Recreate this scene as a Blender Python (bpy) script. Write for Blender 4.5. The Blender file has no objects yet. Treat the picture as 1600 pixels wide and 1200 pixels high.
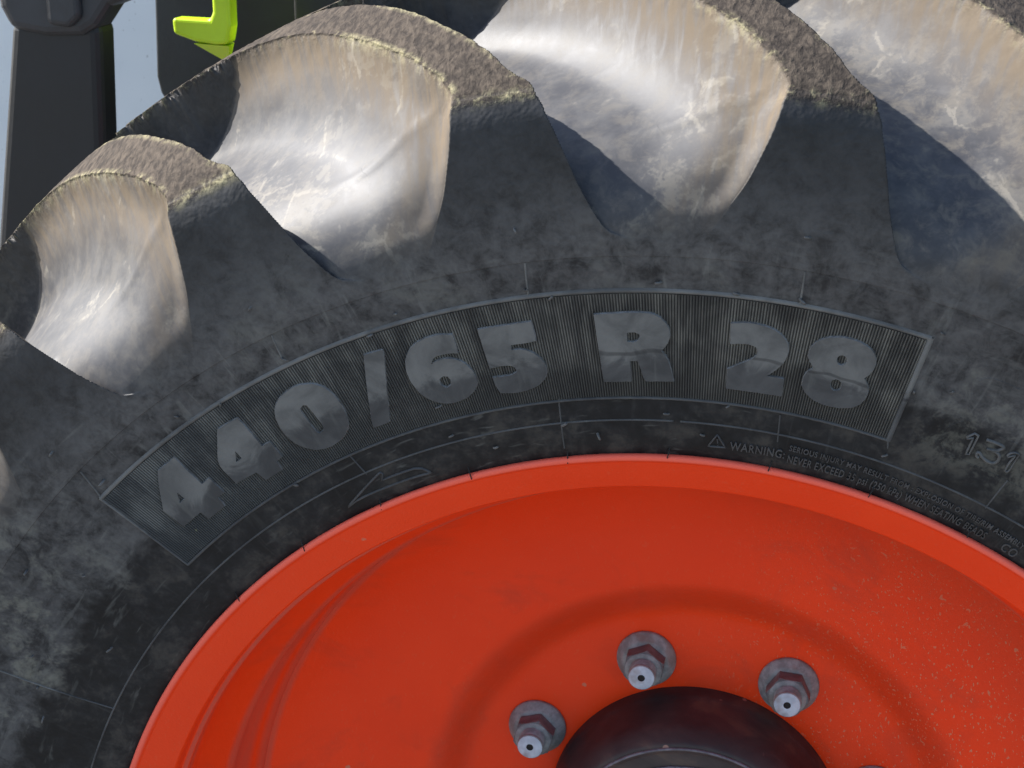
import bpy, bmesh, math, random
import numpy as np
from mathutils import Vector, Matrix
from mathutils.geometry import delaunay_2d_cdt
random.seed(7); rng = np.random.default_rng(7)
S = bpy.context.scene
PI = math.pi
rad = math.radians
ZC = 0.665                                   # axle height above the ground

# ------------------------------------------------------------------ camera
cd = bpy.data.cameras.new('camera'); cam = bpy.data.objects.new('camera', cd)
S.collection.objects.link(cam); S.camera = cam
cam.location = (0.0808, -0.8982, 0.7226 + ZC)
cam.rotation_euler = (PI/2 - 0.3221, 0, 0.1973)
cd.sensor_width = 36; cd.lens = 2600.5*36/1600
cd.clip_start = 0.01; cd.clip_end = 500
cd.dof.use_dof = True; cd.dof.focus_distance = 1.05; cd.dof.aperture_fstop = 34
# ------------------------------------------------------------------ light
SUN = Vector((-0.78, 0.11, 0.62)).normalized()      # direction towards the sun
world = bpy.data.worlds.new('World'); S.world = world; world.use_nodes = True
nt = world.node_tree; nt.nodes.clear()
sky = nt.nodes.new('ShaderNodeTexSky'); sky.sky_type = 'NISHITA'; sky.sun_disc = False
sky.sun_elevation = math.asin(SUN.z); sky.sun_rotation = math.atan2(SUN.x, SUN.y)
bgn = nt.nodes.new('ShaderNodeBackground'); bgn.inputs[1].default_value = 0.11
wo = nt.nodes.new('ShaderNodeOutputWorld')
nt.links.new(sky.outputs[0], bgn.inputs[0]); nt.links.new(bgn.outputs[0], wo.inputs[0])
sl = bpy.data.lights.new('sun', 'SUN'); sl.energy = 4.8; sl.angle = rad(0.53); sl.color = (1, .965, .92)
so = bpy.data.objects.new('sun', sl); S.collection.objects.link(so)
so.rotation_euler = SUN.to_track_quat('Z', 'Y').to_euler(); so.location = (-3, 1, 5)
S.cycles.max_bounces = 4; S.cycles.diffuse_bounces = 3; S.cycles.glossy_bounces = 2
S.view_settings.view_transform = 'Standard'; S.view_settings.look = 'None'
S.view_settings.exposure = 1.25; S.view_settings.gamma = 1
S.view_settings.use_curve_mapping = False

# ------------------------------------------------------------------ node helpers
class NT:
    def __init__(s, name):
        s.m = bpy.data.materials.new(name); s.m.use_nodes = True
        s.t = s.m.node_tree; s.t.nodes.clear()
        s.o = s.n('ShaderNodeOutputMaterial'); s.b = s.n('ShaderNodeBsdfPrincipled')
        s.l(s.b.outputs[0], s.o.inputs[0])
    def n(s, t): return s.t.nodes.new(t)
    def l(s, a, b): s.t.links.new(a, b)
    def put(s, sock, v):
        if hasattr(v, 'is_output') or isinstance(v, bpy.types.NodeSocket): s.l(v, sock)
        elif isinstance(v, (tuple, list)): sock.default_value = tuple(v) + ((1,) if len(v) == 3 and len(sock.default_value) == 4 else ())
        else: sock.default_value = v
    def set(s, **k):
        for a, v in k.items(): s.put(s.b.inputs[a.replace('_', ' ')], v)
    def math(s, op, a, b=0.0, c=0.0, clamp=False):
        n = s.n('ShaderNodeMath'); n.operation = op; n.use_clamp = clamp
        for i, v in enumerate((a, b, c)): s.put(n.inputs[i], v)
        return n.outputs[0]
    def mix(s, f, a, b):
        n = s.n('ShaderNodeMix'); n.data_type = 'RGBA'
        s.put(n.inputs[0], f); s.put(n.inputs[6], a); s.put(n.inputs[7], b); return n.outputs[2]
    def noise(s, vec, scale, detail=4, rough=.55, dist=0.0):
        n = s.n('ShaderNodeTexNoise'); s.l(vec, n.inputs['Vector'])
        n.inputs['Scale'].default_value = scale; n.inputs['Detail'].default_value = detail
        n.inputs['Roughness'].default_value = rough; n.inputs['Distortion'].default_value = dist
        return n.outputs[0]
    def voro(s, vec, scale, feature='F1', rnd=1.0):
        n = s.n('ShaderNodeTexVoronoi'); n.feature = feature; s.l(vec, n.inputs['Vector'])
        n.inputs['Scale'].default_value = scale; n.inputs['Randomness'].default_value = rnd
        return n
    def ramp(s, v, lo, hi):
        n = s.n('ShaderNodeMapRange'); n.interpolation_type = 'SMOOTHSTEP'
        s.l(v, n.inputs[0]); n.inputs[1].default_value = lo; n.inputs[2].default_value = hi
        return n.outputs[0]
    def vmul(s, vec, v, rot=None):
        n = s.n('ShaderNodeMapping'); s.l(vec, n.inputs[0]); n.inputs['Scale'].default_value = v
        if rot: n.inputs['Rotation'].default_value = rot
        return n.outputs[0]
    def comb(s, x, y, z):
        n = s.n('ShaderNodeCombineXYZ')
        for i, v in enumerate((x, y, z)): s.put(n.inputs[i], v)
        return n.outputs[0]
    def bump(s, h, dist, strength=1.0, prev=None):
        n = s.n('ShaderNodeBump'); s.l(h, n.inputs['Height']); n.inputs['Distance'].default_value = dist
        n.inputs['Strength'].default_value = strength
        if prev is not None: s.l(prev, n.inputs['Normal'])
        return n.outputs[0]
    def coords(s, ref=None):
        n = s.n('ShaderNodeTexCoord')
        if ref: n.object = ref
        s.v = n.outputs['Object']
        sp = s.n('ShaderNodeSeparateXYZ'); s.l(s.v, sp.inputs[0]); s.x, s.y, s.z = sp.outputs
        return s.v
    def polar(s):
        s.R = s.math('SQRT', s.math('ADD', s.math('MULTIPLY', s.x, s.x), s.math('MULTIPLY', s.z, s.z)))
        s.phi = s.math('ARCTAN2', s.x, s.z)
        s.p = s.comb(s.math('MULTIPLY', s.phi, .5), s.R, s.y)

def link(o, parent=None):
    S.collection.objects.link(o)
    if parent: o.parent = parent
    return o
def tag(o, label=None, cat=None, group=None, kind=None):
    for k, v in (('label', label), ('category', cat), ('group', group), ('kind', kind)):
        if v: o[k] = v
    return o
def mesh_obj(name, verts, faces, mat, parent=None, smooth=True, normals=None):
    me = bpy.data.meshes.new(name)
    if isinstance(verts, np.ndarray) and isinstance(faces, np.ndarray):
        nv, nf, k = len(verts), len(faces), faces.shape[1]
        me.vertices.add(nv); me.vertices.foreach_set('co', verts.astype(np.float32).ravel())
        me.loops.add(nf*k); me.loops.foreach_set('vertex_index', faces.astype(np.int32).ravel())
        me.polygons.add(nf); me.polygons.foreach_set('loop_start', np.arange(0, nf*k, k, dtype=np.int32))
        me.update(calc_edges=True)
    else:
        me.from_pydata([tuple(v) for v in verts], [], [tuple(f) for f in faces])
    me.polygons.foreach_set('use_smooth', [smooth]*len(me.polygons))
    if mat: me.materials.append(mat)
    me.update()
    if normals is not None: me.normals_split_custom_set_from_vertices([tuple(n) for n in normals])
    return link(bpy.data.objects.new(name, me), parent)
def empty(name, loc=(0, 0, 0)):
    o = bpy.data.objects.new(name, None); o.location = loc; o.empty_display_size = .1; return link(o)

# ------------------------------------------------------------------ the wheel and its reference frame
wheel = empty('tractor_wheel', (0, 0, ZC))
tag(wheel, 'black agricultural tyre with chunky lugs on an orange dished steel rim', 'wheel')

# ------------------------------------------------------------------ materials
def side_colour(k):
    """mottled, wiped and dusty sidewall rubber; returns colour, relief height (m), mid noise, big noise"""
    big = k.noise(k.v, 7, 3, .6, .4); mid = k.noise(k.v, 34, 4, .72, .25); fine = k.noise(k.v, 260, 1, .6)
    wip = k.noise(k.vmul(k.p, (150, 22, 30), (0, 0, .5)), 1.0, 3, .6, .7)
    wip2 = k.noise(k.vmul(k.p, (30, 150, 30), (0, 0, -.35)), 1.0, 3, .6, .5)
    cl = k.noise(k.v, 80, 4, .74, .35)                                # fine cloudy smears
    col = k.mix(k.ramp(mid, .30, .72), (.0065, .0065, .0072), (.023, .023, .025))
    rr = k.math('ADD', k.R, k.math('MULTIPLY', k.math('SUBTRACT', mid, .5), .045))
    up = k.ramp(rr, .436, .456)                                    # lighter above, darker near the rim
    out = k.math('SUBTRACT', 1.0, k.math('MULTIPLY', k.ramp(rr, .500, .570), .78))   # cleaner again on the lug ends
    upo = k.math('MULTIPLY', up, out)
    blot = k.math('ADD', big, k.math('MULTIPLY', k.math('SUBTRACT', mid, .5), .8))
    film = k.math('ADD', k.math('MULTIPLY', k.ramp(cl, .34, .66), .50), k.math('ADD', k.math('MULTIPLY', k.ramp(blot, .34, .70), .28), .18))
    col = k.mix(k.math('MULTIPLY', upo, film), col, (.104, .102, .102))
    col = k.mix(k.math('MULTIPLY', k.math('MULTIPLY', k.ramp(blot, .58, .80), upo), .45), col, (.135, .133, .118))
    low = k.math('SUBTRACT', 1.0, up)
    col = k.mix(k.math('MULTIPLY', low, k.math('MULTIPLY', k.ramp(k.math('ADD', mid, k.math('MULTIPLY', k.math('SUBTRACT', cl, .5), .6)), .46, .72), .6)), col, (.062, .055, .047))
    lft = k.math('MULTIPLY', k.ramp(k.phi, -.80, -1.00), k.ramp(k.math('ADD', blot, k.math('MULTIPLY', k.math('SUBTRACT', cl, .5), .25)), .46, .62))
    col = k.mix(k.math('MULTIPLY', k.math('MULTIPLY', lft, k.ramp(rr, .43, .46)), .50), col, (.20, .195, .155))
    rgt = k.math('MULTIPLY', k.math('MULTIPLY', k.ramp(k.phi, .27, .36), k.ramp(k.math('ADD', cl, k.math('MULTIPLY', blot, .8)), .92, 1.12)), k.math('MULTIPLY', k.ramp(k.R, .405, .43), k.ramp(k.R, .49, .47)))
    col = k.mix(k.math('MULTIPLY', rgt, .40), col, (.16, .157, .13))
    col = k.mix(k.math('MULTIPLY', k.ramp(cl, .44, .30), .5), col, (.007, .007, .0085))
    col = k.mix(k.math('MULTIPLY', k.math('MULTIPLY', k.ramp(wip, .56, .72), k.math('MULTIPLY', k.ramp(big, .36, .60), k.math('MULTIPLY', k.ramp(k.R, .53, .50), k.math('ADD', k.math('MULTIPLY', up, .8), .2)))), .42), col, (.17, .17, .16))
    col = k.mix(k.math('MULTIPLY', k.math('MULTIPLY', k.ramp(wip2, .58, .72), k.math('MULTIPLY', k.ramp(big, .62, .40), k.ramp(k.R, .55, .52))), .40), col, (.15, .15, .14))
    h = k.math('ADD', k.math('MULTIPLY', fine, .00032), k.math('MULTIPLY', k.noise(k.v, 60, 2, .6, .9), .0007))
    col = k.mix(k.math('MULTIPLY', k.ramp(fine, .54, .34), .16), col, (.007, .007, .008)); k.cl = cl
    return col, h, mid, big
def rubber_side():
    k = NT('rubber_sidewall'); k.coords(wheel); k.polar()
    col, h, mid, big = side_colour(k)
    k.set(Base_Color=col, Roughness=k.math('ADD', k.math('MULTIPLY', mid, .28), .44), Normal=k.bump(h, 1.0))
    k.b.inputs['Specular IOR Level'].default_value = .26
    return k.m
def rubber_letter():
    k = NT('rubber_relief'); k.coords(wheel); k.polar()
    mid = k.noise(k.v, 38, 6, .62, .6); fine = k.noise(k.v, 260, 4, .6); wip = k.noise(k.vmul(k.p, (130, 24, 30), (0, 0, .5)), 1.0, 5, .6, .7)
    rr = k.math('ADD', k.R, k.math('MULTIPLY', k.math('SUBTRACT', mid, .5), .040))
    up = k.ramp(rr, .441, .450)
    col = k.mix(k.ramp(mid, .3, .7), (.050, .050, .051), (.088, .088, .088))
    col = k.mix(k.math('MULTIPLY', up, k.math('ADD', k.math('MULTIPLY', k.ramp(mid, .35, .7), .5), .3)), col, (.185, .183, .174))
    col = k.mix(k.math('MULTIPLY', k.ramp(wip, .54, .72), .35), col, (.13, .13, .12))
    dark_line = k.math('MULTIPLY', k.ramp(k.math('ABSOLUTE', k.math('SUBTRACT', k.math('ADD', k.R, k.math('MULTIPLY', k.math('SUBTRACT', k.noise(k.v, 22, 2, .5), .5), .022)), .4465)), .0016, .0005), k.ramp(k.phi, -.16, -.08))
    col = k.mix(k.math('MULTIPLY', dark_line, .45), col, (.008, .008, .009))                 # thin wavering dark line across the characters
    b = k.bump(k.math('MULTIPLY', fine, .0003), 1.0)
    k.b.inputs['Specular IOR Level'].default_value = .25
    k.set(Base_Color=col, Roughness=.7, Normal=b); return k.m
def rubber_rib():
    k = NT('rubber_ribs'); k.coords(wheel); k.polar()
    mid = k.noise(k.v, 40, 5, .6, .5); wip = k.noise(k.vmul(k.p, (200, 20, 30), (0, 0, .4)), 1.0, 5, .6, .7)
    at = k.n('ShaderNodeAttribute'); at.attribute_name = 'crest'
    col = k.mix(k.ramp(mid, .3, .7), (.012, .012, .013), (.028, .027, .026))
    dust = k.math('MULTIPLY', k.ramp(k.math('ADD', k.math('MULTIPLY', wip, .6), k.math('MULTIPLY', mid, .5)), .44, .70), .9)
    up = k.ramp(k.math('ADD', k.R, k.math('MULTIPLY', k.math('SUBTRACT', mid, .5), .05)), .428, .458)
    dust = k.math('MULTIPLY', dust, k.math('ADD', k.math('MULTIPLY', up, .8), .2))
    col = k.mix(k.math('MULTIPLY', k.math('ADD', k.math('MULTIPLY', dust, .9), .30), at.outputs['Fac']), col, (.185, .178, .155))
    vs = k.voro(k.v, 130); sp = k.math('MULTIPLY', k.ramp(vs.outputs[0], .16, .08), k.ramp(k.noise(k.v, 15, 3), .60, .70))
    col = k.mix(k.math('MULTIPLY', sp, .6), col, (.34, .32, .16))
    k.set(Base_Color=col, Roughness=.6); return k.m
def rubber_tread():
    k = NT('rubber_tread'); k.coords(wheel); k.polar()
    at = k.n('ShaderNodeAttribute'); at.attribute_name = 'zone'
    sp = k.n('ShaderNodeSeparateColor'); k.l(at.outputs['Color'], sp.inputs[0])
    top, edge, flank = sp.outputs[0], sp.outputs[1], sp.outputs[2]; deep = at.outputs['Alpha']
    col, h0, mid, big = side_colour(k)
    grit = k.noise(k.v, 150, 3, .75, .3)
    streak = k.noise(k.vmul(k.v, (260, 30, 260), (0, 0, .7)), 1.0, 3, .65, .3)
    vstr = k.noise(k.vmul(k.p, (230, 14, 60)), 1.0, 3, .6, .5)        # wear running down the flanks
    # scooped faces: thin brown dust, thicker high on the flank
    fl = k.mix(k.ramp(mid, .35, .7), (.038, .038, .043), (.078, .076, .077))
    fl = k.mix(k.math('MULTIPLY', k.ramp(k.cl, .42, .70), k.math('ADD', k.math('MULTIPLY', k.ramp(k.phi, -.15, .25), .35), .35)), fl, (.140, .123, .100))
    hi = k.math('MULTIPLY', k.math('SUBTRACT', 1.0, k.ramp(deep, .10, .78)), k.math('ADD', k.math('MULTIPLY', k.ramp(vstr, .30, .66), .62), .38))
    fl = k.mix(k.math('MINIMUM', hi, .9), fl, (.160, .126, .090))
    crust = k.math('MULTIPLY', k.ramp(k.math('ADD', mid, k.math('MULTIPLY', k.math('SUBTRACT', grit, .5), .5)), .52, .62), k.ramp(big, .44, .60))
    fl = k.mix(k.math('MULTIPLY', crust, .30), fl, (.22, .195, .155))
    e = k.voro(k.vmul(k.v, (1.5, 1, .8)), 20, 'DISTANCE_TO_EDGE').outputs[0]
    vein = k.math('MULTIPLY', k.ramp(k.math('ADD', e, k.math('MULTIPLY', k.math('SUBTRACT', grit, .5), .16)), .035, .004), k.ramp(k.math('ADD', mid, k.math('MULTIPLY', big, .8)), .92, 1.06))
    fl = k.mix(k.math('MULTIPLY', vein, .40), fl, (.28, .25, .20))
    col = k.mix(flank, col, fl)
    # worn running surface
    tp = k.mix(k.ramp(streak, .35, .68), (.040, .033, .028), (.092, .074, .058))
    tp = k.mix(k.math('MULTIPLY', k.ramp(grit, .58, .72), .35), tp, (.14, .11, .083))
    tp = k.mix(k.math('MULTIPLY', k.ramp(grit, .40, .30), .3), tp, (.035, .03, .028))
    col = k.mix(top, col, tp)
    # pale yellow-green dust caught on the worn edges
    em = k.math('MULTIPLY', edge, k.ramp(k.math('ADD', k.math('MULTIPLY', grit, .7), k.math('MULTIPLY', big, .7)), .66, .84))
    em = k.math('MULTIPLY', em, k.math('ADD', k.math('MULTIPLY', k.ramp(streak, .35, .6), .6), .4))
    col = k.mix(k.math('MULTIPLY', em, .75), col, (.38, .34, .20))
    ro = k.math('ADD', k.math('MULTIPLY', k.cl, .14), k.math('ADD', k.math('MULTIPLY', mid, .14), .42))
    ro = k.math('ADD', ro, k.math('MULTIPLY', k.math('MULTIPLY', hi, flank), .30))
    rot = k.math('MAXIMUM', ro, k.math('MULTIPLY', k.math('MAXIMUM', top, edge), .85))
    rough_h = k.math('MULTIPLY', k.math('ADD', k.math('MULTIPLY', grit, .0004), k.math('MULTIPLY', streak, .0010)), k.math('MAXIMUM', top, edge))
    nf = k.math('SUBTRACT', 1.0, k.math('MULTIPLY', flank, .93))
    hh = k.math('ADD', k.math('MULTIPLY', h0, nf), rough_h)
    k.set(Base_Color=col, Roughness=rot, Normal=k.bump(hh, 1.0)); k.l(k.math('MULTIPLY', k.math('SUBTRACT', 1.0, k.math('MULTIPLY', k.math('MAXIMUM', k.math('MAXIMUM', top, edge), k.math('MULTIPLY', hi, flank), clamp=True), .8)), .42), k.b.inputs['Specular IOR Level'])
    return k.m
def orange_paint():
    k = NT('orange_paint'); k.coords(wheel); k.polar()
    big = k.noise(k.v, 5, 5, .55); mid = k.noise(k.v, 40, 5, .6); fine = k.noise(k.v, 700, 1, .5)
    col = k.mix(k.ramp(big, .35, .68), (.86, .050, .006), (.92, .060, .008))
    # grey dust settled in the steps of the well and in the pressed ring
    def band(r0, r1, soft): return k.math('MULTIPLY', k.ramp(k.R, r0 - soft, r0), k.ramp(k.R, r1 + soft, r1))
    ring = k.math('MULTIPLY', band(.184, .199, .012), k.math('ADD', k.math('MULTIPLY', mid, .9), .25))
    col = k.mix(k.math('MULTIPLY', ring, .28), col, (.13, .052, .040))
    wob = k.math('ADD', k.math('MULTIPLY', mid, .5), .35)
    for r0, r1, s_ in ((.3190, .3215, .004), (.3285, .3312, .0035), (.3500, .3516, .0012)):
        dm = k.math('MULTIPLY', band(r0, r1, s_), wob)
        col = k.mix(k.math('MULTIPLY', dm, .62), col, (.26, .125, .10))
    # splashes of dried mud, many more on the right
    side = k.ramp(k.math('ADD', k.x, k.math('MULTIPLY', k.math('SUBTRACT', big, .5), .3)), -.02, .24)
    vv = k.vmul(k.v, (1, 1, .55), (0, .5, 0)); v3 = k.voro(k.v, 34)
    n1 = k.noise(vv, 560, 1, .6, .2); n2 = k.noise(vv, 230, 2, .7, .5)
    g1 = k.ramp(n1, .660, .70); g2 = k.ramp(n2, .665, .70)
    g3 = k.math('MULTIPLY', k.ramp(k.math('ADD', v3.outputs[0], k.math('MULTIPLY', k.math('SUBTRACT', n2, .5), .12)), .07, .045), k.ramp(big, .50, .58))
    disc = k.ramp(k.R, .336, .318)
    dm = k.math('MULTIPLY', k.math('ADD', g1, g2, clamp=True), k.math('ADD', k.math('MULTIPLY', k.math('MULTIPLY', side, disc), .9), .10))
    col = k.mix(k.math('MULTIPLY', dm, .72), col, (.58, .28, .16))
    col = k.mix(k.math('MULTIPLY', g3, .6), col, (.42, .27, .17))
    haze = k.math('MULTIPLY', k.math('ADD', k.math('MULTIPLY', mid, .9), .35), k.math('MULTIPLY', k.math('MULTIPLY', k.ramp(k.x, -.12, .16), disc), k.ramp(k.R, .22, .335)))
    col = k.mix(k.math('MULTIPLY', haze, .55), col, (.33, .075, .040))
    grime = k.math('MULTIPLY', k.ramp(k.noise(k.v, 13, 4, .65, .8), .50, .75), k.ramp(k.R, .36, .34))
    col = k.mix(k.math('MULTIPLY', grime, .35), col, (.42, .055, .028))
    # pink highlight along the lip, painted into its colour
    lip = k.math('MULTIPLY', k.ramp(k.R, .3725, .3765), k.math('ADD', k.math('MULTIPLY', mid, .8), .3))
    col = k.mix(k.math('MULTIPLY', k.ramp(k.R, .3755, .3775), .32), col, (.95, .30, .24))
    b = k.bump(k.math('ADD', k.math('MULTIPLY', fine, .0001), k.math('MULTIPLY', mid, .00012)), 1.0)
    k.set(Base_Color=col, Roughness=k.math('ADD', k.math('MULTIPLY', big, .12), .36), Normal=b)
    k.b.inputs['Specular IOR Level'].default_value = .26
    return k.m
def zinc(name, c0, c1, rough, metal=.6):
    k = NT(name); k.coords(wheel)
    a = k.noise(k.v, 130, 5, .65); g = k.noise(k.v, 420, 3, .6); c = k.noise(k.v, 45, 3)
    col = k.mix(k.ramp(a, .35, .68), c0, c1)
    col = k.mix(k.math('MULTIPLY', k.ramp(c, .56, .68), .5), col, (.20, .13, .10))
    k.set(Base_Color=col, Metallic=metal, Roughness=k.math('ADD', k.math('MULTIPLY', a, .2), rough), Normal=k.bump(g, .0004, .5)); return k.m
def hub_mat():
    k = NT('hub_paint'); k.coords(wheel); k.polar()
    a = k.noise(k.v, 22, 6, .62, .7); g = k.noise(k.v, 300, 3, .6)
    wip = k.noise(k.vmul(k.p, (14, 14, 130)), 1.0, 4)
    col = k.mix(k.ramp(a, .35, .7), (.024, .019, .021), (.058, .043, .041))
    col = k.mix(k.math('MULTIPLY', k.ramp(a, .56, .72), .6), col, (.12, .080, .055))
    v = k.voro(k.v, 52); m = k.math('MULTIPLY', k.ramp(v.outputs[0], .14, .10), k.ramp(k.noise(k.v, 20, 2), .55, .6))
    col = k.mix(k.math('MULTIPLY', m, .8), col, (.36, .22, .17))
    k.set(Base_Color=col, Roughness=k.math('ADD', k.math('MULTIPLY', a, .3), .46), Normal=k.bump(g, .0004, .4)); return k.m
def plain(name, col, rough=.5, metal=0, nscale=30, var=.3, bump=.0006, ref=None):
    k = NT(name); k.coords(ref)
    a = k.noise(k.v, nscale, 5, .6); g = k.noise(k.v, nscale*9, 3, .6)
    c2 = tuple(min(1, c*(1 + var)) for c in col); c1 = tuple(c*(1 - var) for c in col)
    k.set(Base_Color=k.mix(k.ramp(a, .3, .7), c1, c2), Roughness=k.math('ADD', k.math('MULTIPLY', a, .2), rough - .1), Metallic=metal, Normal=k.bump(g, bump, .5)); return k.m
M_side = rubber_side(); M_let = rubber_letter(); M_rib = rubber_rib(); M_tread = rubber_tread()
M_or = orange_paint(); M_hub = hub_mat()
M_nut = zinc('zinc_nut', (.18, .20, .205), (.31, .34, .345), .45, .0); M_stud = zinc('bright_stud', (.40, .46, .54), (.54, .61, .70), .4, .0)
M_hex = zinc('dull_hex', (.095, .10, .108), (.18, .185, .195), .4, .0)
M_txt = plain('moulded_text_rubber', (.046, .046, .048), .55, 0, 90, .35)
M_hair = plain('pale_rubber', (.090, .090, .088), .5, 0, 90, .35)
M_worn = plain('worn_rubber_edge', (.150, .150, .150), .55, 0, 160, .45)
M_dot = plain('centre_hole_black', (.010, .009, .009), .8)

# ------------------------------------------------------------------ ground
def concrete():
    k = NT('concrete'); k.coords()
    a = k.noise(k.v, 1.3, 2, .6); b_ = k.noise(k.v, 30, 2, .7)
    col = k.mix(k.ramp(a, .3, .7), (.150, .143, .132), (.20, .19, .178))
    col = k.mix(k.math('MULTIPLY', k.ramp(b_, .62, .72), .5), col, (.20, .21, .21))
    k.set(Base_Color=col, Roughness=.85); return k.m
gx = np.linspace(-45, 45, 31); gv = [(x, y, 0.0) for y in gx for x in gx]
gf = [(j*31+i, j*31+i+1, (j+1)*31+i+1, (j+1)*31+i) for j in range(30) for i in range(30)]
tag(mesh_obj('ground', gv, gf, concrete(), smooth=False), 'pale concrete yard behind the tractor wheel', kind='structure')

# ------------------------------------------------------------------ tyre profile
PT = np.array([(.366, -.012), (.372, -.0045), (.38, 0.), (.39, .0045), (.4035, .008), (.42, .0105), (.45, .0165), (.483, .0235), (.505, .0300), (.53, .0335), (.55, .0345)])
def smooth_curve(P, n=400, it=5):
    P = np.array(P, float)
    for _ in range(it):
        Q = P[:-1]*.75 + P[1:]*.25; T = P[:-1]*.25 + P[1:]*.75
        P = np.vstack([P[:1], np.stack([Q, T], 1).reshape(-1, 2), P[-1:]])
    return P
PS = smooth_curve(PT)
def W(R): return np.interp(R, PS[:, 0], PS[:, 1])
def dW(R): return (W(R + .001) - W(R - .001))/.002
def P3(phi, R, w):                      # wheel frame: phi clockwise from the top, w out towards the viewer
    phi = np.asarray(phi); R = np.asarray(R); w = np.asarray(w)
    return np.stack(np.broadcast_arrays(R*np.sin(phi), -w, R*np.cos(phi)), -1)
def on_side(phi, R, h=0.0):             # a point on the sidewall, raised by h along the surface normal
    s = dW(R); c = 1/np.sqrt(1 + s*s)
    return P3(phi, R - h*s*c, W(R) + h*c)
def revolve(name, prof, mat, parent, seg=360, flip=False, closed_w=False):
    prof = np.array(prof, float); n = len(prof); ph = np.arange(seg)*2*PI/seg
    v = P3(ph[:, None], prof[None, :, 0], prof[None, :, 1]).reshape(-1, 3)
    i = np.arange(seg)[:, None]; j = np.arange(n - 1)[None, :]
    a = i*n + j; b = ((i + 1) % seg)*n + j
    f = np.stack([a, b, b + 1, a + 1], -1).reshape(-1, 4)
    if flip: f = f[:, ::-1]
    return mesh_obj(name, v, f, mat, parent)

RJ = .505
rs = np.concatenate([np.linspace(.366, .385, 14), np.linspace(.387, RJ, 60)])
# inner (far) side of the tyre is the mirror image about the tread centre
WC = -.19
tyre = revolve('tyre', [(r, W(r)) for r in rs], M_side, wheel, 720, flip=True)
tag(tyre, 'black rubber sidewall moulded with the size 440/65 R 28')
revolve('inner_sidewall', [(r, 2*WC - W(r)) for r in np.linspace(.366, RJ, 30)], M_side, tyre, 180)

# ------------------------------------------------------------------ tread: one pitch of lug and groove, then copies round the tyre
NL = 21; PITCH = 360/NL
def crown(w): return .664 - 1.79*np.abs(w - WC)**2.2
Osid = [(.505, .0300), (.515, .0320), (.53, .0338), (.55, .0348), (.57, .0348), (.583, .0338), (.592, .0312), (.5995, .0260), (.6045, .0200)]
Ocr = [(crown(w), w) for w in np.linspace(.010, -.225, 40)]
Oall = smooth_curve(Osid + Ocr, it=3)
Iall = smooth_curve([(.505, .0300), (.513, .0313), (.523, .0307), (.533, .0285), (.543, .0235), (.5525, .0155), (.562, .003), (.5705, -.014), (.581, -.042), (.594, -.085), (.6065, -.140), (.6135, -.19), (.611, -.225)], it=3)
def arclen(P): return np.concatenate([[0], np.cumsum(np.hypot(*np.diff(P, axis=0).T))])
sO = arclen(Oall); sI = arclen(Iall)
def gsm(a, n):
    k = np.exp(-.5*(np.arange(-3*n, 3*n + 1)/n)**2); k /= k.sum()
    return np.convolve(np.pad(a, 3*n, mode='reflect', reflect_type='odd'), k, 'valid')
s_sh = np.interp(-.012, -Oall[:, 1][np.argmax(Oall[:, 1]):], sO[np.argmax(Oall[:, 1]):]) # arc length where w = .012
kI = np.argmax(Iall[:, 1]); sI_sh = np.interp(.004, -Iall[kI:, 1], sI[kI:])
NR = 440
sr = np.linspace(0, sO[-1], NR)
OR = np.interp(sr, sO, Oall[:, 0]); OW = np.interp(sr, sO, Oall[:, 1])
tI = np.where(sr < s_sh, sr/s_sh*sI_sh, 0)
IR = np.interp(tI, sI, Iall[:, 0]); IW = np.interp(tI, sI, Iall[:, 1])
late = sr >= s_sh
fr = (sr - s_sh)/(sO[-1] - s_sh)
tI2 = sI_sh + np.clip(fr, 0, 1)*(sI[-1] - sI_sh)
tA = np.where(late, tI2, tI); tA = np.concatenate([tA[:60], gsm(tA, 26)[60:]]); tA = np.maximum.accumulate(gsm(tA, 8)*(np.arange(NR) > 12) + tA*(np.arange(NR) <= 12))
IR = np.interp(tA, sI, Iall[:, 0]); IW = np.interp(tA, sI, Iall[:, 1])
iw = np.argmax(OW); crownrow = (np.arange(NR) > iw) & (OW < .02)
def edge_curve(tR, tW):
    tR = np.array(tR); tW = np.array(tW)
    a = np.interp(OR, tR[:, 0], tR[:, 1]); b = np.interp(-OW, -tW[:, 0], tW[:, 1])
    return gsm(np.where(crownrow, b, a), 5)
pL = edge_curve([(.505, -17.2), (.512, -16.2), (.521, -15.25), (.535, -14.2), (.55, -13.45), (.575, -12.6), (.605, -12.0)],
                [(.02, -12.3), (-.0106, -14.8), (-.0468, -18.24), (-.078, -21.1), (-.102, -23.6), (-.118, -25.7), (-.128, -27.5), (-.15, -31), (-.2, -36), (-.225, -37)])
pR = edge_curve([(.505, -2.6), (.512, -3.6), (.522, -4.7), (.546, -5.85), (.571, -6.7), (.592, -7.5), (.605, -8.2)],
                [(.02, -8.9), (-.003, -10.6), (-.032, -13), (-.061, -15.3), (-.089, -17.6), (-.117, -20), (-.149, -22.8), (-.18, -26), (-.225, -31)])
pB = gsm(edge_curve([(.505, -19.0), (.605, -18.0)], [(.02, -18.2), (-.05, -25), (-.1, -32), (-.13, -37.2), (-.225, -38)]), 10)   # left border of the pitch
def vnoise(x, y, seed):
    r = np.random.default_rng(seed).random((64, 64))
    xi = np.floor(x).astype(int); yi = np.floor(y).astype(int); fx = x - xi; fy = y - yi
    fx = fx*fx*(3 - 2*fx); fy = fy*fy*(3 - 2*fy); g = lambda a, b: r[a % 64, b % 64]
    return (g(xi, yi)*(1-fx)+g(xi+1, yi)*fx)*(1-fy) + (g(xi, yi+1)*(1-fx)+g(xi+1, yi+1)*fx)*fy - .5
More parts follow.
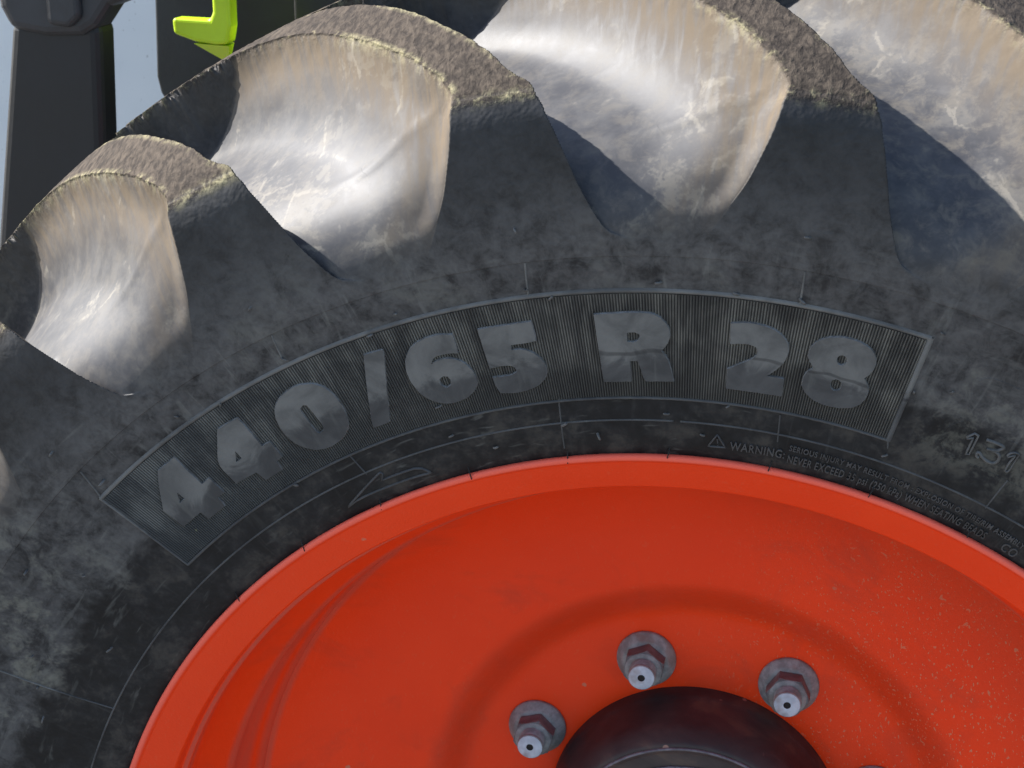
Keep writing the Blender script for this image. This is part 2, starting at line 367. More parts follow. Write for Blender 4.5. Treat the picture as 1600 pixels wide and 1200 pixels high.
def fil(d, D, p): return 1 - (1 - np.clip(d/D, 0, 1))**p
HK = [None, None]
def fields(phi, ri):                   # phi in degrees (lug frame), ri row index array
    R = OR[ri]; s = sr[ri]
    gL = np.gradient(np.radians(pL), sr)[ri]*R; gR = np.gradient(np.radians(pR), sr)[ri]*R
    nz = (vnoise(phi*9, s*700, 3)*.6 + vnoise(phi*3, s*240, 4)*1.2)*.0008*np.clip((s - .075)/.02, 0, 1)
    k0 = np.clip(np.radians(pL[ri] - phi)*R/.035, 0, 1); k0 = k0*k0*(3 - 2*k0)
    cL = gsm(1/np.sqrt(1 + (np.gradient(np.radians(pL), sr)*OR)**2), 40)[ri]
    dL = np.radians(pL[ri]*(1 - k0) + gsm(pL, 45)[ri]*k0 - phi)*R*cL; dL = dL + nz*np.exp(-np.abs(dL)/.0035)
    dR = np.radians(phi - pR[ri])*R/np.sqrt(1 + gR**2); dR = dR + nz*np.exp(-np.abs(dR)/.0035)
    DL = np.interp(s, [0, .03, .06, .1, .2, .38], [.050, .062, .074, .085, .085, .060])
    mb = np.maximum(fil(dL, DL, np.interp(s, [0, .06, .1, .17, .24], [1.9, 2.1, 2.3, 2.6, 3.8])), fil(dR, np.interp(s, [0, .04, .1, .2], [.022, .014, .014, .022]), 2.0))
    w = OW[ri]
    wf = -.128 + (phi + 27.5)*.0014
    df = np.maximum(w - wf, 0); df = df + nz*np.exp(-df/.0035); db = np.maximum(-.200 - w, 0)
    dl = np.maximum(np.radians(-36.1 - phi)*R + (w + .139)*.1, 0); dr = np.maximum(np.radians(phi + 24.0)*R, 0)
    dh = np.sqrt(np.maximum(df, 0)**2 + db**2 + dl**2 + dr**2)
    mh = fil(dh, .015, 2.4)
    mh = np.where(s < .1, 1, mh)
    m = np.minimum(mb, mh)
    de = np.where(mh < mb, dh, np.maximum(dL, dR))        # signed distance to the lug outline (main bar), for edge wear
    fR = fil(dR, .012, 2.0)
    HK[1] = np.where((dR > 0) & (mb <= mh + .2), .024*fR*np.exp(-np.maximum(dR, 0)/.030), 0)*np.clip((s - .012)/.02, 0, 1)
    HK[0] = np.where((mh < mb) & (m > 0), 1.0, 0.0)
    return m, np.where(mh <= 0, -np.minimum.reduce([np.abs(w - wf) + 0*phi, np.abs(np.radians(-36.1 - phi)*R)]), de)
NC = 232; PAD = 3
ci = np.arange(-PAD, NC + 1 + PAD); ri = np.arange(NR)
UU, RI = np.meshgrid(ci/NC*PITCH, ri)                   # rows x cols
PH = pB[RI] + UU
best = None
for off in (-PITCH, 0, PITCH):
    m, d = fields(PH + off, RI)
    if best is None: best = [m, d]; hook = HK[0]; und = HK[1]
    else:
        ks = .16; hs = np.maximum(0, 1 - np.abs(m - best[0])/ks); fill = np.maximum(0, np.minimum(m, best[0]) - ks*.25*hs*hs)
        t = m < best[0]; hook = np.where(t, HK[0], hook); und = und + HK[1]; best = [np.where(t, m, best[0]), np.where(t, d, best[1])]
        mn_ = best[0]; best[0] = np.where(mn_ > 0, fill, 0)
        tie = (m == best[0]) & (m == 0); best[1] = np.where(tie, np.minimum(d, best[1]), best[1])
MM, DD = best
# the running surface is worn uneven
wear = (vnoise(PH*2.1, sr[RI]*150, 9)*.9 + vnoise(PH*8, sr[RI]*520, 10)*.55)*.0007*np.clip((sr[RI] - .095)/.02, 0, 1)*(MM < .02)
below = np.where(OW[RI] < WC, (WC - OW[RI])*.18, 0)*MM    # keep the two halves from lying in one plane at the centre
ORs = np.concatenate([OR[:40], gsm(OR, 50)[40:]]); OWs = np.concatenate([OW[:40], gsm(OW, 50)[40:]])
ORs = gsm(ORs, 8); OWs = gsm(OWs, 8)
kk = np.clip(MM/.30, 0, 1); kk = kk*kk*(3 - 2*kk)
OR2 = OR[RI]*(1 - kk) + ORs[RI]*kk; OW2 = OW[RI]*(1 - kk) + OWs[RI]*kk
RR = OR2*(1 - MM) + IR[RI]*MM + wear - below; WW = OW2*(1 - MM) + IW[RI]*MM
XYZ = P3(np.radians(PH) - und/RR, RR, WW)
NV = np.cross(np.gradient(XYZ, axis=1), np.gradient(XYZ, axis=0)); NV /= np.linalg.norm(NV, axis=-1, keepdims=True) + 1e-12
sl_ = slice(PAD, PAD + NC + 1)
HKc = hook[:, sl_]; XYZ, NV, MM, DD, RIc = XYZ[:, sl_], NV[:, sl_], MM[:, sl_], DD[:, sl_], RI[:, sl_]
OWc = OW[RIc]; sc_ = sr[RIc]
sh = np.clip((sc_ - .086)/.010, 0, 1)
top = sh*np.clip(1 - MM/.03, 0, 1)
edge = np.clip(1 - np.abs(DD)/.0045, 0, 1)*sh*np.clip(1 - MM/.22, 0, 1)*(1 - .9*HKc)
edge = np.maximum(edge, np.exp(-((sc_ - .092)/.0040)**2)*np.clip(1 - MM/.10, 0, 1))
flank = (1 - .85*HKc*np.clip(1.2 - MM, 0, 1))*np.clip(MM/.015, 0, 1)*np.clip((sc_ - .012)/.02, 0, 1)
ZONE = np.stack([top, edge, flank, np.maximum(MM, np.clip(1 - (sc_ - .050)/.055, 0, 1)*np.clip(MM/.01, 0, 1)*.50)], -1)
nrm_sign = 1.0 if NV[NR//2, NC//2] @ np.array([XYZ[NR//2, NC//2, 0], 0, XYZ[NR//2, NC//2, 2]]) > 0 else -1.0
NV *= nrm_sign
idx = np.arange(NR*(NC + 1)).reshape(NR, NC + 1)
F = np.stack([idx[:-1, :-1], idx[:-1, 1:], idx[1:, 1:], idx[1:, :-1]], -1).reshape(-1, 4)
if nrm_sign < 0: pass
V = XYZ.reshape(-1, 3); Nn = NV.reshape(-1, 3); Z = ZONE.reshape(-1, 4)
fn = np.cross(V[F[:, 1]] - V[F[:, 0]], V[F[:, 3]] - V[F[:, 0]])
if (fn*Nn[F[:, 0]]).sum() < 0: F = F[:, ::-1]
islug = MM.reshape(-1)[F].mean(1) < .60
def tread_piece(name, faces, mirror):
    u, inv = np.unique(faces, return_inverse=True); f = inv.reshape(faces.shape)
    v = V[u].copy(); n = Nn[u].copy()
    if mirror:                         # far half: reflected about the tread centre and half a pitch round
        v[:, 1] = -2*WC - v[:, 1]; n[:, 1] *= -1; f = f[:, ::-1]
    o = mesh_obj(name, v, np.ascontiguousarray(f), M_tread, tyre, True, n)
    a = o.data.color_attributes.new('zone', 'FLOAT_COLOR', 'POINT'); a.data.foreach_set('color', Z[u].astype(np.float32).ravel())
    return o
for mirror in (False, True):
    for nm, mask in (('tread_lug', islug), ('tread_groove', ~islug)):
        o0 = tread_piece(nm, F[mask], mirror)
        for q in range(NL):
            o = o0 if q == 0 else link(o0.copy(), tyre)
            o.rotation_euler = (0, rad(PITCH*(q + (.5 if mirror else 0))), 0)

# ------------------------------------------------------------------ moulded relief on the sidewall
LETTERS = [('4',[(-39.5,473.2),(-41.27,473.1),(-41.96,467.8),(-42.48,463.2),(-42.94,458.7),(-43.61,452.9),(-43.57,444.7),(-43.53,437.2),(-41.49,437.0),(-41.43,430.6),(-39.5,430.6),(-39.39,437.6),(-38.67,437.7),(-38.7,450.1),(-39.52,450.0),(-39.56,461.2)],[[(-41.57,455.6),(-42.13,449.5),(-41.52,449.6)]]),('4',[(-33.46,471.0),(-35.32,471.6),(-36.3,462.9),(-37.29,454.0),(-37.33,445.6),(-37.33,437.7),(-35.29,436.7),(-35.13,429.3),(-33.42,429.6),(-33.3,435.9),(-32.63,436.5),(-32.66,448.2),(-33.42,448.7),(-33.41,459.6)],[[(-35.41,454.9),(-36.02,448.7),(-35.42,448.7)]]),('0',[(-27.38,469.6),(-28.06,471.3),(-28.82,471.2),(-29.62,469.6),(-30.33,467.0),(-30.8,463.2),(-31.11,458.0),(-31.29,451.4),(-31.24,445.3),(-31.0,439.1),(-30.54,434.2),(-29.82,429.9),(-29.04,428.3),(-28.1,428.5),(-27.33,430.1),(-26.66,433.4),(-26.31,437.2),(-26.06,442.6),(-25.99,447.9),(-25.99,453.4),(-26.14,459.1),(-26.43,463.9),(-26.83,467.2)],[[(-28.91,458.1),(-28.59,458.9),(-28.35,457.6),(-28.3,454.2),(-28.25,447.6),(-28.21,441.8),(-28.37,439.5),(-28.77,438.5),(-28.96,440.4),(-29.01,444.9),(-29.01,452.0),(-29.05,456.5)]]),('/',[(-22.5,472.9),(-21.07,472.3),(-21.12,468.9),(-21.86,454.6),(-23.14,429.4),(-23.35,428.3),(-24.66,428.7),(-24.61,431.7),(-23.81,447.0),(-23.08,461.5)],[]),('6',[(-15.89,470.1),(-16.64,471.6),(-17.51,472.1),(-18.39,470.9),(-19.13,468.4),(-19.72,463.8),(-20.02,459.2),(-20.21,452.9),(-20.16,446.7),(-19.96,440.1),(-19.5,434.9),(-18.89,430.9),(-18.0,428.6),(-17.08,428.5),(-16.15,430.9),(-15.51,435.1),(-15.32,438.7),(-15.33,444.0),(-15.58,449.0),(-16.01,453.4),(-16.53,455.7),(-17.09,456.8),(-17.73,456.5),(-18.17,455.5),(-17.95,458.3),(-17.58,459.5),(-16.96,459.5),(-16.38,459.0),(-15.97,457.9)],[[(-18.05,445.2),(-17.67,446.4),(-17.36,445.5),(-17.24,442.9),(-17.39,439.9),(-17.72,438.9),(-17.99,440.1),(-18.13,442.1)]]),('5',[(-14.07,470.0),(-12.14,469.6),(-10.25,469.8),(-10.22,465.7),(-10.22,457.6),(-11.15,457.0),(-12.06,457.1),(-12.13,454.0),(-11.4,453.8),(-10.72,451.4),(-10.24,447.4),(-9.92,442.7),(-9.89,438.2),(-10.17,433.3),(-10.73,430.0),(-11.6,427.7),(-12.66,426.9),(-13.89,428.6),(-14.05,432.8),(-14.12,439.1),(-13.35,438.6),(-12.64,438.6),(-12.21,440.0),(-12.19,442.9),(-12.44,444.5),(-12.96,445.2),(-14.08,444.9),(-14.09,453.6),(-14.07,462.0)],[]),('R',[(-5.89,470.9),(-4.64,471.2),(-3.63,471.5),(-2.63,471.7),(-1.88,470.9),(-1.33,468.3),(-0.94,464.6),(-0.76,460.1),(-0.79,455.5),(-1.06,451.3),(-1.36,448.4),(-1.07,445.3),(-0.83,441.2),(-0.64,435.2),(-0.5,429.6),(-1.6,429.2),(-2.58,429.0),(-2.76,431.3),(-2.9,436.5),(-3.13,441.8),(-3.68,441.8),(-3.66,437.4),(-3.67,428.9),(-4.71,428.7),(-5.73,428.9),(-5.8,435.3),(-5.83,444.3),(-5.86,453.6),(-5.87,463.3)],[[(-3.74,459.4),(-3.11,459.6),(-2.86,458.3),(-2.85,456.0),(-3.05,453.9),(-3.42,453.2),(-3.78,454.1)]]),('2',[(3.34,468.4),(4.5,470.0),(5.51,469.7),(6.41,467.3),(7.06,463.7),(7.38,458.9),(7.41,454.2),(7.23,448.6),(6.8,443.8),(6.23,439.3),(7.44,439.4),(7.5,434.0),(7.53,428.4),(5.53,428.0),(3.44,428.0),(3.41,433.4),(3.38,440.2),(4.11,443.6),(4.83,447.2),(5.31,450.5),(5.37,453.2),(5.22,455.7),(4.83,456.9),(4.24,456.9),(3.43,455.8),(3.35,462.2)],[]),('8',[(10.14,470.4),(10.89,471.7),(11.62,471.4),(12.39,469.9),(12.92,467.2),(13.21,463.1),(13.28,457.8),(13.13,454.0),(12.83,450.8),(13.23,447.3),(13.45,443.0),(13.38,437.9),(13.01,433.1),(12.32,430.0),(11.55,428.9),(10.59,428.6),(9.73,430.4),(9.07,434.0),(8.76,438.2),(8.8,443.8),(9.02,447.2),(9.34,449.6),(8.94,452.9),(8.76,456.6),(8.8,461.4),(9.12,465.7),(9.55,468.5)],[[(11.37,458.7),(11.38,457.4),(11.32,456.1),(11.21,455.2),(11.06,454.9),(10.9,455.1),(10.78,456.0),(10.7,457.3),(10.69,458.7),(10.75,459.9),(10.87,460.8),(11.01,461.1),(11.16,460.8),(11.29,460.0)],[(11.52,443.3),(11.53,441.7),(11.46,440.3),(11.33,439.2),(11.15,438.8),(10.97,439.2),(10.82,440.1),(10.73,441.6),(10.72,443.2),(10.79,444.6),(10.93,445.6),(11.1,446.0),(11.28,445.7),(11.43,444.7)]])]
RIDGES = [('size_digit',[(21.05,436.8),(21.42,440.9),(21.73,440.6),(21.8,433.0),(21.85,428.2),(21.63,427.3),(21.52,436.4),(21.5,438.1),(21.13,436.3)],1,0.7,0.9),('size_digit',[(22.34,440.2),(22.99,440.9),(23.7,440.9),(23.65,439.2),(23.41,436.8),(22.71,435.3)],0,1.0,0.9),('size_digit',[(23.11,435.7),(23.49,436.0),(23.8,434.6),(23.9,431.8),(23.75,429.1),(23.34,428.4),(22.74,429.6),(22.4,431.6),(22.25,430.8),(22.38,428.6),(22.56,428.6)],0,1.0,0.9),('size_digit',[(24.21,437.1),(24.27,439.0),(24.56,441.0),(24.86,441.1),(24.88,436.3),(24.95,429.6),(24.82,428.0),(24.69,428.3),(24.62,433.2),(24.69,438.1),(24.68,439.5),(24.3,436.6)],1,0.7,0.9),('mould_mark',[(22.56,445.6),(23.61,445.9),(24.8,445.6)],0,0.5,0.4),('mould_mark',[(21.63,422.8),(22.72,422.8),(23.89,423.1),(25.14,423.3),(26.61,423.6)],0,0.5,0.4),('mould_mark',[(20.26,444.6),(19.8,441.1),(19.45,436.5),(19.47,431.3),(19.8,426.3),(20.38,423.9),(21.23,421.9)],0,0.5,0.4),('mould_mark',[(19.92,470.5),(20.16,473.3),(20.55,474.9),(21.5,475.3),(22.48,475.2)],0,0.6,0.5),('rotation_arrow',[(-30.87,388.1),(-28.59,394.1),(-26.33,400.1),(-26.2,398.7),(-26.59,395.0),(-24.74,394.8),(-22.94,394.5),(-22.21,388.5),(-24.31,389.2),(-26.9,389.4),(-29.57,389.8)],1,0.8,0.8),('warning_triangle',[(2.38,388.8),(3.07,397.0),(3.83,389.2)],1,0.6,0.7),('warning_triangle',[(3.09,394.7),(3.15,391.6)],0,0.6,0.7),('warning_triangle',[(3.17,390.8),(3.18,390.2)],0,0.6,0.7),('mould_seam',[(-9.77,504.6),(-9.93,495.3),(-10.07,483.9)],0,0.55,0.45),('mould_seam',[(7.46,504.2),(7.5,494.6),(7.56,484.1)],0,0.55,0.45),('mould_seam',[(-27.55,504.5),(-27.73,497.8),(-27.9,490.1)],0,0.55,0.45),('mould_seam',[(-45.44,504.1),(-45.8,493.7),(-46.28,482.7)],0,0.55,0.45),('mould_seam',[(7.72,416.0),(7.83,407.9),(7.95,398.8)],0,0.55,0.45),('mould_seam',[(-27.84,417.3),(-27.67,409.7),(-27.48,402.4)],0,0.55,0.45),('mould_seam',[(-9.53,419.6),(-9.76,402.4),(-9.98,386.6)],0,0.55,0.45),('mould_seam',[(-63.53,403.8),(-63.98,427.7),(-64.2,452.9),(-64.25,478.2)],0,0.55,0.45),('mould_seam',[(25.16,402.6),(25.21,413.3),(25.3,424.0)],0,0.55,0.45),('mould_seam',[(16.0,419.2),(16.26,413.1)],0,0.55,0.45)]
SPEWS = [(-9.99,525.1),(7.41,523.5),(-27.68,524.4),(-45.59,523.9),(-54.96,491.9),(-52.9,462.2),(-61.78,463.2),(-64.38,452.5),(-67.05,442.6),(-57.69,422.7),(-33.94,482.0),(-37.0,490.4),(-27.96,489.4),(-21.28,482.4),(-19.19,489.9),(-10.2,488.5),(-8.75,481.0),(3.67,485.3),(7.48,487.9),(-1.31,489.3),(16.61,488.7),(16.41,449.9),(18.65,457.8),(-44.84,490.4),(-33.53,417.2),(-18.9,408.0),(-18.79,428.2),(-15.97,393.8),(-6.87,394.7),(-9.72,401.9),(-0.9,407.9),(3.8,416.9),(16.43,408.9),(1.99,395.4)]
TICKS = [(-36.84,379.4),(-45.77,379.5),(-27.95,378.6),(-18.93,379.7),(-9.82,378.3),(-0.87,379.8),(7.83,380.3),(16.58,382.2),(25.25,381.7)]

def chaikin(P, keep=40, it=2):
    P = np.array(P, float)
    for _ in range(it):
        out = []; n = len(P)
        for i in range(n):
            a, b, c = P[i-1], P[i], P[(i+1) % n]
            d1 = b - a; d2 = c - b; ang = abs(math.degrees(math.atan2(d1[0]*d2[1] - d1[1]*d2[0], d1 @ d2)))
            if ang > keep: out.append(b)
            else: out += [b*.75 + a*.25, b*.75 + c*.25]
        P = np.array(out)
    return P
RB = .45
def toXY(pr): return np.array([(rad(a)*RB*1000, r) for a, r in pr], float)          # flat millimetres
def area(P): return .5*np.sum(P[:, 0]*np.roll(P[:, 1], -1) - P[:, 1]*np.roll(P[:, 0], -1))
def inpoly(P, q):
    x, y = q; c = False; n = len(P)
    for i in range(n):
        a, b = P[i], P[i-1]
        if (a[1] > y) != (b[1] > y) and x < (b[0]-a[0])*(y-a[1])/(b[1]-a[1]) + a[0]: c = not c
    return c
def densify(P, step):
    out = []
    for i in range(len(P)):
        a, b = P[i], P[(i+1) % len(P)]; k = max(1, int(np.hypot(*(b-a))/step)); out += [a + (b-a)*j/k for j in range(k)]
    return np.array(out)
def offset(P, d):                       # outward for a counter-clockwise loop
    t = np.roll(P, -1, 0) - np.roll(P, 1, 0); n = np.stack([t[:, 1], -t[:, 0]], 1); n /= np.linalg.norm(n, axis=1, keepdims=True) + 1e-9
    return P + n*d
def plate(name, outer, holes, h0, h1, mat, bevel=.55):
    loops = []
    for k, P in enumerate([outer] + holes):
        P = chaikin(toXY(P)); P = densify(P, 1.2)
        if (area(P) > 0) != (k == 0): P = P[::-1]
        P = P + rng.normal(0, .07, P.shape); loops.append(P)
    vs, es = [], []
    for P in loops:
        o = len(vs); vs += [Vector(p) for p in P]; es += [(o+i, o+(i+1) % len(P)) for i in range(len(P))]
    mn, mx = loops[0].min(0), loops[0].max(0)
    for x in np.arange(mn[0]+2, mx[0], 5):
        for y in np.arange(mn[1]+2, mx[1], 5):
            if inpoly(loops[0], (x, y)) and not any(inpoly(h, (x, y)) for h in loops[1:]): vs.append(Vector((x, y)))
    r = delaunay_2d_cdt(vs, es, [], 0, 1e-4)
    v2, f2, orig = r[0], r[2], r[3]
    tri = []
    for f in f2:
        c = (sum(v2[i].x for i in f)/len(f), sum(v2[i].y for i in f)/len(f))
        if inpoly(loops[0], c) and not any(inpoly(h, c) for h in loops[1:]): tri.append(tuple(f))
    pts = [on_side(v.x/1000/RB, v.y/1000, h1/1000) for v in v2]; faces = tri
    for P in loops:                     # sloping side walls
        B = offset(P, bevel); n = len(P); o = len(pts)
        pts += [on_side(p[0]/1000/RB, p[1]/1000, h1/1000) for p in P] + [on_side(p[0]/1000/RB, p[1]/1000, h0/1000) for p in B]
        nside = len(faces) if P is loops[0] else nside
        faces = faces + [(o+i, o+n+i, o+n+(i+1) % n, o+(i+1) % n) for i in range(n)]
    me_o = mesh_obj(name, pts, faces, mat, tyre, smooth=False)
    me_o.data.materials.append(M_worn)
    for q in range(nside, len(faces)): me_o.data.polygons[q].material_index = 1
    bm = bmesh.new(); bm.from_mesh(me_o.data); bmesh.ops.recalc_face_normals(bm, faces=bm.faces)
    bm.to_mesh(me_o.data); bm.free(); return me_o
def ridge(name, pr, closed, wd, ht, mat, curve=True, jag=0.0, step=2.0):
    P = toXY(pr)
    if not closed and curve and len(P) > 2:
        for _ in range(2): P = np.vstack([P[:1], np.stack([P[:-1]*.75+P[1:]*.25, P[:-1]*.25+P[1:]*.75], 1).reshape(-1, 2), P[-1:]])
    if closed: P = chaikin(P, 50, 1)
    Q = densify(P, step)
    if not closed: Q = np.vstack([Q[:np.argmin(np.hypot(*(Q - P[-1]).T))+1]])
    n = len(Q)
    t = (np.roll(Q, -1, 0) - np.roll(Q, 1, 0)) if closed else np.gradient(Q, axis=0)
    nn = np.stack([-t[:, 1], t[:, 0]], 1); nn /= np.linalg.norm(nn, axis=1, keepdims=True) + 1e-9
    prof = [(-1.0, -.15), (-.55, .75), (0, 1.0), (.55, .75), (1.0, -.15)]
    hj = 1 + rng.normal(0, jag, n) if jag else np.ones(n)
    v = np.concatenate([on_side((Q[:, 0] + nn[:, 0]*wd*a)/1000/RB, (Q[:, 1] + nn[:, 1]*wd*a)/1000, ht*b*hj/1000)[:, None] for a, b in prof], 1).reshape(-1, 3)
    k = len(prof); f = []
    for i in range(n if closed else n-1):
        j = (i+1) % n
        f += [(i*k+c, j*k+c, j*k+c+1, i*k+c+1) for c in range(k-1)]
    o = mesh_obj(name, v, f, mat, tyre)
    bm = bmesh.new(); bm.from_mesh(o.data); bmesh.ops.recalc_face_normals(bm, faces=bm.faces)
    bm.normal_update()
    c = bm.faces[:]; ctr = np.mean([(fc.normal.y) for fc in c])
    if ctr > 0: bmesh.ops.reverse_faces(bm, faces=c)
    bm.to_mesh(o.data); bm.free(); return o

# fine ribbed band behind the size marking
A0, A1, RP0, RP1 = rad(-46.15), rad(15.82), .4192, .4826
NRIB = 320; nr = 24
ph = A0 + (A1 - A0)*np.arange(NRIB*4 + 1)/(NRIB*4); hh = np.array([0, .45, .9, .45])
hcol = np.resize(hh, NRIB*4 + 1)/1000
rr_ = np.linspace(RP0, RP1, nr)
v = np.stack([on_side(ph, np.full_like(ph, r), hcol + .00015) for r in rr_], 0)
ix = np.arange(nr*len(ph)).reshape(nr, len(ph))
f = np.stack([ix[:-1, :-1], ix[:-1, 1:], ix[1:, 1:], ix[1:, :-1]], -1).reshape(-1, 4)[:, ::-1]
rib = mesh_obj('ribbed_band', v.reshape(-1, 3), np.ascontiguousarray(f), M_rib, tyre, smooth=False)
a_ = rib.data.attributes.new('crest', 'FLOAT', 'POINT'); a_.data.foreach_set('value', np.tile(hcol/.0009, nr).astype(np.float32))
tag(rib, 'finely ribbed dark band behind the raised size marking', kind='stuff')
arc = lambda R, n=60, a=-46.3, b=16.0: [(a + (b-a)*i/n, R*1000) for i in range(n+1)]
ridge('band_border', arc(.4842), 0, 1.5, 1.3, M_let, jag=.03)
ridge('band_border', arc(.4178), 0, 1.0, 1.2, M_let, jag=.12, step=1.2)
ridge('band_border', [(-46.3, 417.5), (-46.3, 485)], 0, 1.0, 1.1, M_let)
ridge('band_border', [(16.05, 417.5), (15.95, 485)], 0, 1.8, 1.3, M_let)
for ch, out, holes in LETTERS:
    o = plate('size_letter', out, holes, -.2, 1.9, M_let, .6)
    tag(o, 'raised rubber character %s of the tyre size' % ('slash' if ch == '/' else ch))
for nm, pr, cl, wd, ht in RIDGES: ridge(nm, pr, cl, wd*(.6 if nm == 'mould_mark' else 1), ht*(.5 if nm == 'mould_mark' else 1.3), M_side if nm == 'mould_mark' else M_hair if nm == 'size_digit' else M_txt if nm != 'mould_seam' else M_let)
full = lambda R: [(a, R*1000) for a in np.arange(0, 360, .5)]
ridge('mould_ring', full(.4035), 1, .65, .6, M_let, jag=.10, step=1.5)
ridge('mould_ring', full(.5052), 1, .55, .35, M_side, step=2)

# moulded warning text
def text(name, body, phi0, phi1, R0, R1, cap, h, bold=.0):
    cu = bpy.data.curves.new('t', 'FONT'); cu.body = body; cu.size = 1; cu.extrude = .5; cu.offset = bold; cu.resolution_u = 3
    cu.space_character = 1.12
    o = bpy.data.objects.new('t', cu); S.collection.objects.link(o)
    dg = bpy.context.evaluated_depsgraph_get(); me = bpy.data.meshes.new_from_object(o.evaluated_get(dg))
    bpy.data.objects.remove(o); n = len(me.vertices); co = np.zeros(n*3); me.vertices.foreach_get('co', co); co = co.reshape(-1, 3)
    wdt = co[:, 0].max() - co[:, 0].min(); u = (co[:, 0] - co[:, 0].min())/wdt
    Rv = R0 + (R1 - R0)*u + co[:, 1]/.73*cap
    pt = on_side(rad(phi0) + rad(phi1 - phi0)*u, Rv, np.where(co[:, 2] > 0, h, -.0002))
    me.vertices.foreach_set('co', pt.astype(np.float32).ravel()); me.materials.clear(); me.materials.append(M_txt); me.update(); me.name = name
    return link(bpy.data.objects.new(name, me), tyre)
text('warning_text', 'WARNING:', 4.2, 8.75, .3885, .3890, .0056, .0009, .012)
text('warning_text', 'SERIOUS INJURY MAY RESULT FROM : EXPLOSION OF TIRE/RIM ASSEMBLY', 9.0, 29.6, .3950, .3915, .0037, .0008, .014)
text('warning_text', 'NEVER EXCEED 35 psi (250 kPa) WHEN SEATING BEADS', 9.05, 26.6, .3868, .3845, .0054, .0009, .010)
text('warning_text', 'CO', 28.2, 29.6, .3838, .3835, .0062, .0007, .008)

# little rubber vent hairs
def spew(pr, L, r, lean, mat):
    phi, R = rad(pr[0]), pr[1]/1000; base = on_side(phi, R, -.0003); nrm = Vector(on_side(phi, R, .01) - on_side(phi, R, 0)).normalized()
    tdir = Vector((math.cos(phi), 0, -math.sin(phi))); rdir = Vector((math.sin(phi), 0, math.cos(phi)))
    d1 = (nrm + tdir*lean[0] + rdir*lean[1]).normalized(); d2 = (nrm*.35 + tdir*lean[0]*1.6 + rdir*lean[1]*1.6 + Vector((0, 0, -.25))).normalized()
    p0 = Vector(base); p1 = p0 + d1*L*.5; p2 = p1 + d2*L*.5; vs = []; fs = []
    for q, (p, rr) in enumerate(((p0, r*1.25), (p1, r), (p2, r*.85))):
        e1 = d1.orthogonal().normalized(); e2 = d1.cross(e1)
        vs += [p + (e1*math.cos(a) + e2*math.sin(a))*rr for a in np.arange(6)*PI/3]
    for q in range(2): fs += [(q*6+i, q*6+(i+1) % 6, q*6+6+(i+1) % 6, q*6+6+i) for i in range(6)]
    fs.append((12, 13, 14, 15, 16, 17)); return mesh_obj('vent_hair', vs, fs, mat, tyre)
for p in SPEWS: spew(p, random.uniform(.0028, .0062), random.uniform(.0006, .0009), (random.uniform(-.6, .6), random.uniform(-.2, .6)), M_hair)
for p in TICKS: spew((p[0], p[1] + 5.0), random.uniform(.0062, .0082), .0004, (random.uniform(-.35, .1), -1.1), M_dot)
# ------------------------------------------------------------------ rim, disc, hub
rimp = smooth_curve([(.3785, -.004), (.3806, .0000), (.3806, .0026), (.3792, .0040), (.3772, .0036), (.3758, .0016), (.3750, .0006), (.3744, .0002), (.366, -.0052), (.3570, -.0112), (.3552, -.0124), (.3548, -.0128), (.3540, -.0142), (.3536, -.0170), (.3536, -.0250), (.3530, -.0270), (.3495, -.0285), (.3490, -.0310), (.3500, -.0340), (.3496, -.0400), (.3475, -.0500), (.3430, -.0600), (.3370, -.0700), (.3315, -.0780), (.3295, -.0830), (.3300, -.0880), (.3312, -.0930), (.3308, -.1040), (.3270, -.1180), (.3225, -.1290), (.3205, -.1340), (.3200, -.1420), (.3180, -.2000), (.3220, -.2600), (.3480, -.3100), (.3560, -.3500), (.3720, -.3740), (.3800, -.3850), (.3780, -.3760)], it=3)
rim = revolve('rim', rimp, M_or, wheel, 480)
tag(rim, 'orange steel rim with a rounded outer lip and stepped well')
dprof = smooth_curve([(.3230, -.1330), (.3205, -.1375), (.3150, -.1430), (.3000, -.1560), (.2800, -.1690), (.2550, -.1815), (.2300, -.1895), (.2150, -.1930), (.2060, -.1955), (.1980, -.2000), (.1910, -.2060), (.1840, -.2120), (.1770, -.2160), (.1690, -.2180), (.1500, -.2180), (.1090, -.2180), (.1085, -.2240)], it=3)
revolve('wheel_disc', dprof, M_or, wheel, 360)
hprof = smooth_curve([(.1122, -.2300), (.1122, -.2200), (.1120, -.2060), (.1108, -.2010), (.1100, -.1900), (.1085, -.1740), (.1060, -.1660), (.1000, -.1580), (.0975, -.1565), (.0930, -.1565), (.0915, -.1580), (.0860, -.1580), (.0820, -.1575), (.0500, -.1575), (.0, -.1575)], it=2)
hub = revolve('hub', hprof, M_hub, wheel, 180)
tag(hub, 'dark brown hub cylinder in the middle of the disc')
M_edge = zinc('worn_hub_edge', (.10, .10, .12), (.19, .19, .22), .4, .3)
def torus(name, R, w, r, mat, parent):
    a = np.arange(13)*2*PI/12; return revolve(name, [(R + r*math.cos(t), w + r*math.sin(t)) for t in a], mat, parent, 160, flip=True)
torus('hub_ring', .0955, -.1562, .0011, M_edge, hub); torus('hub_ring', .0800, -.1570, .0011, M_edge, hub)
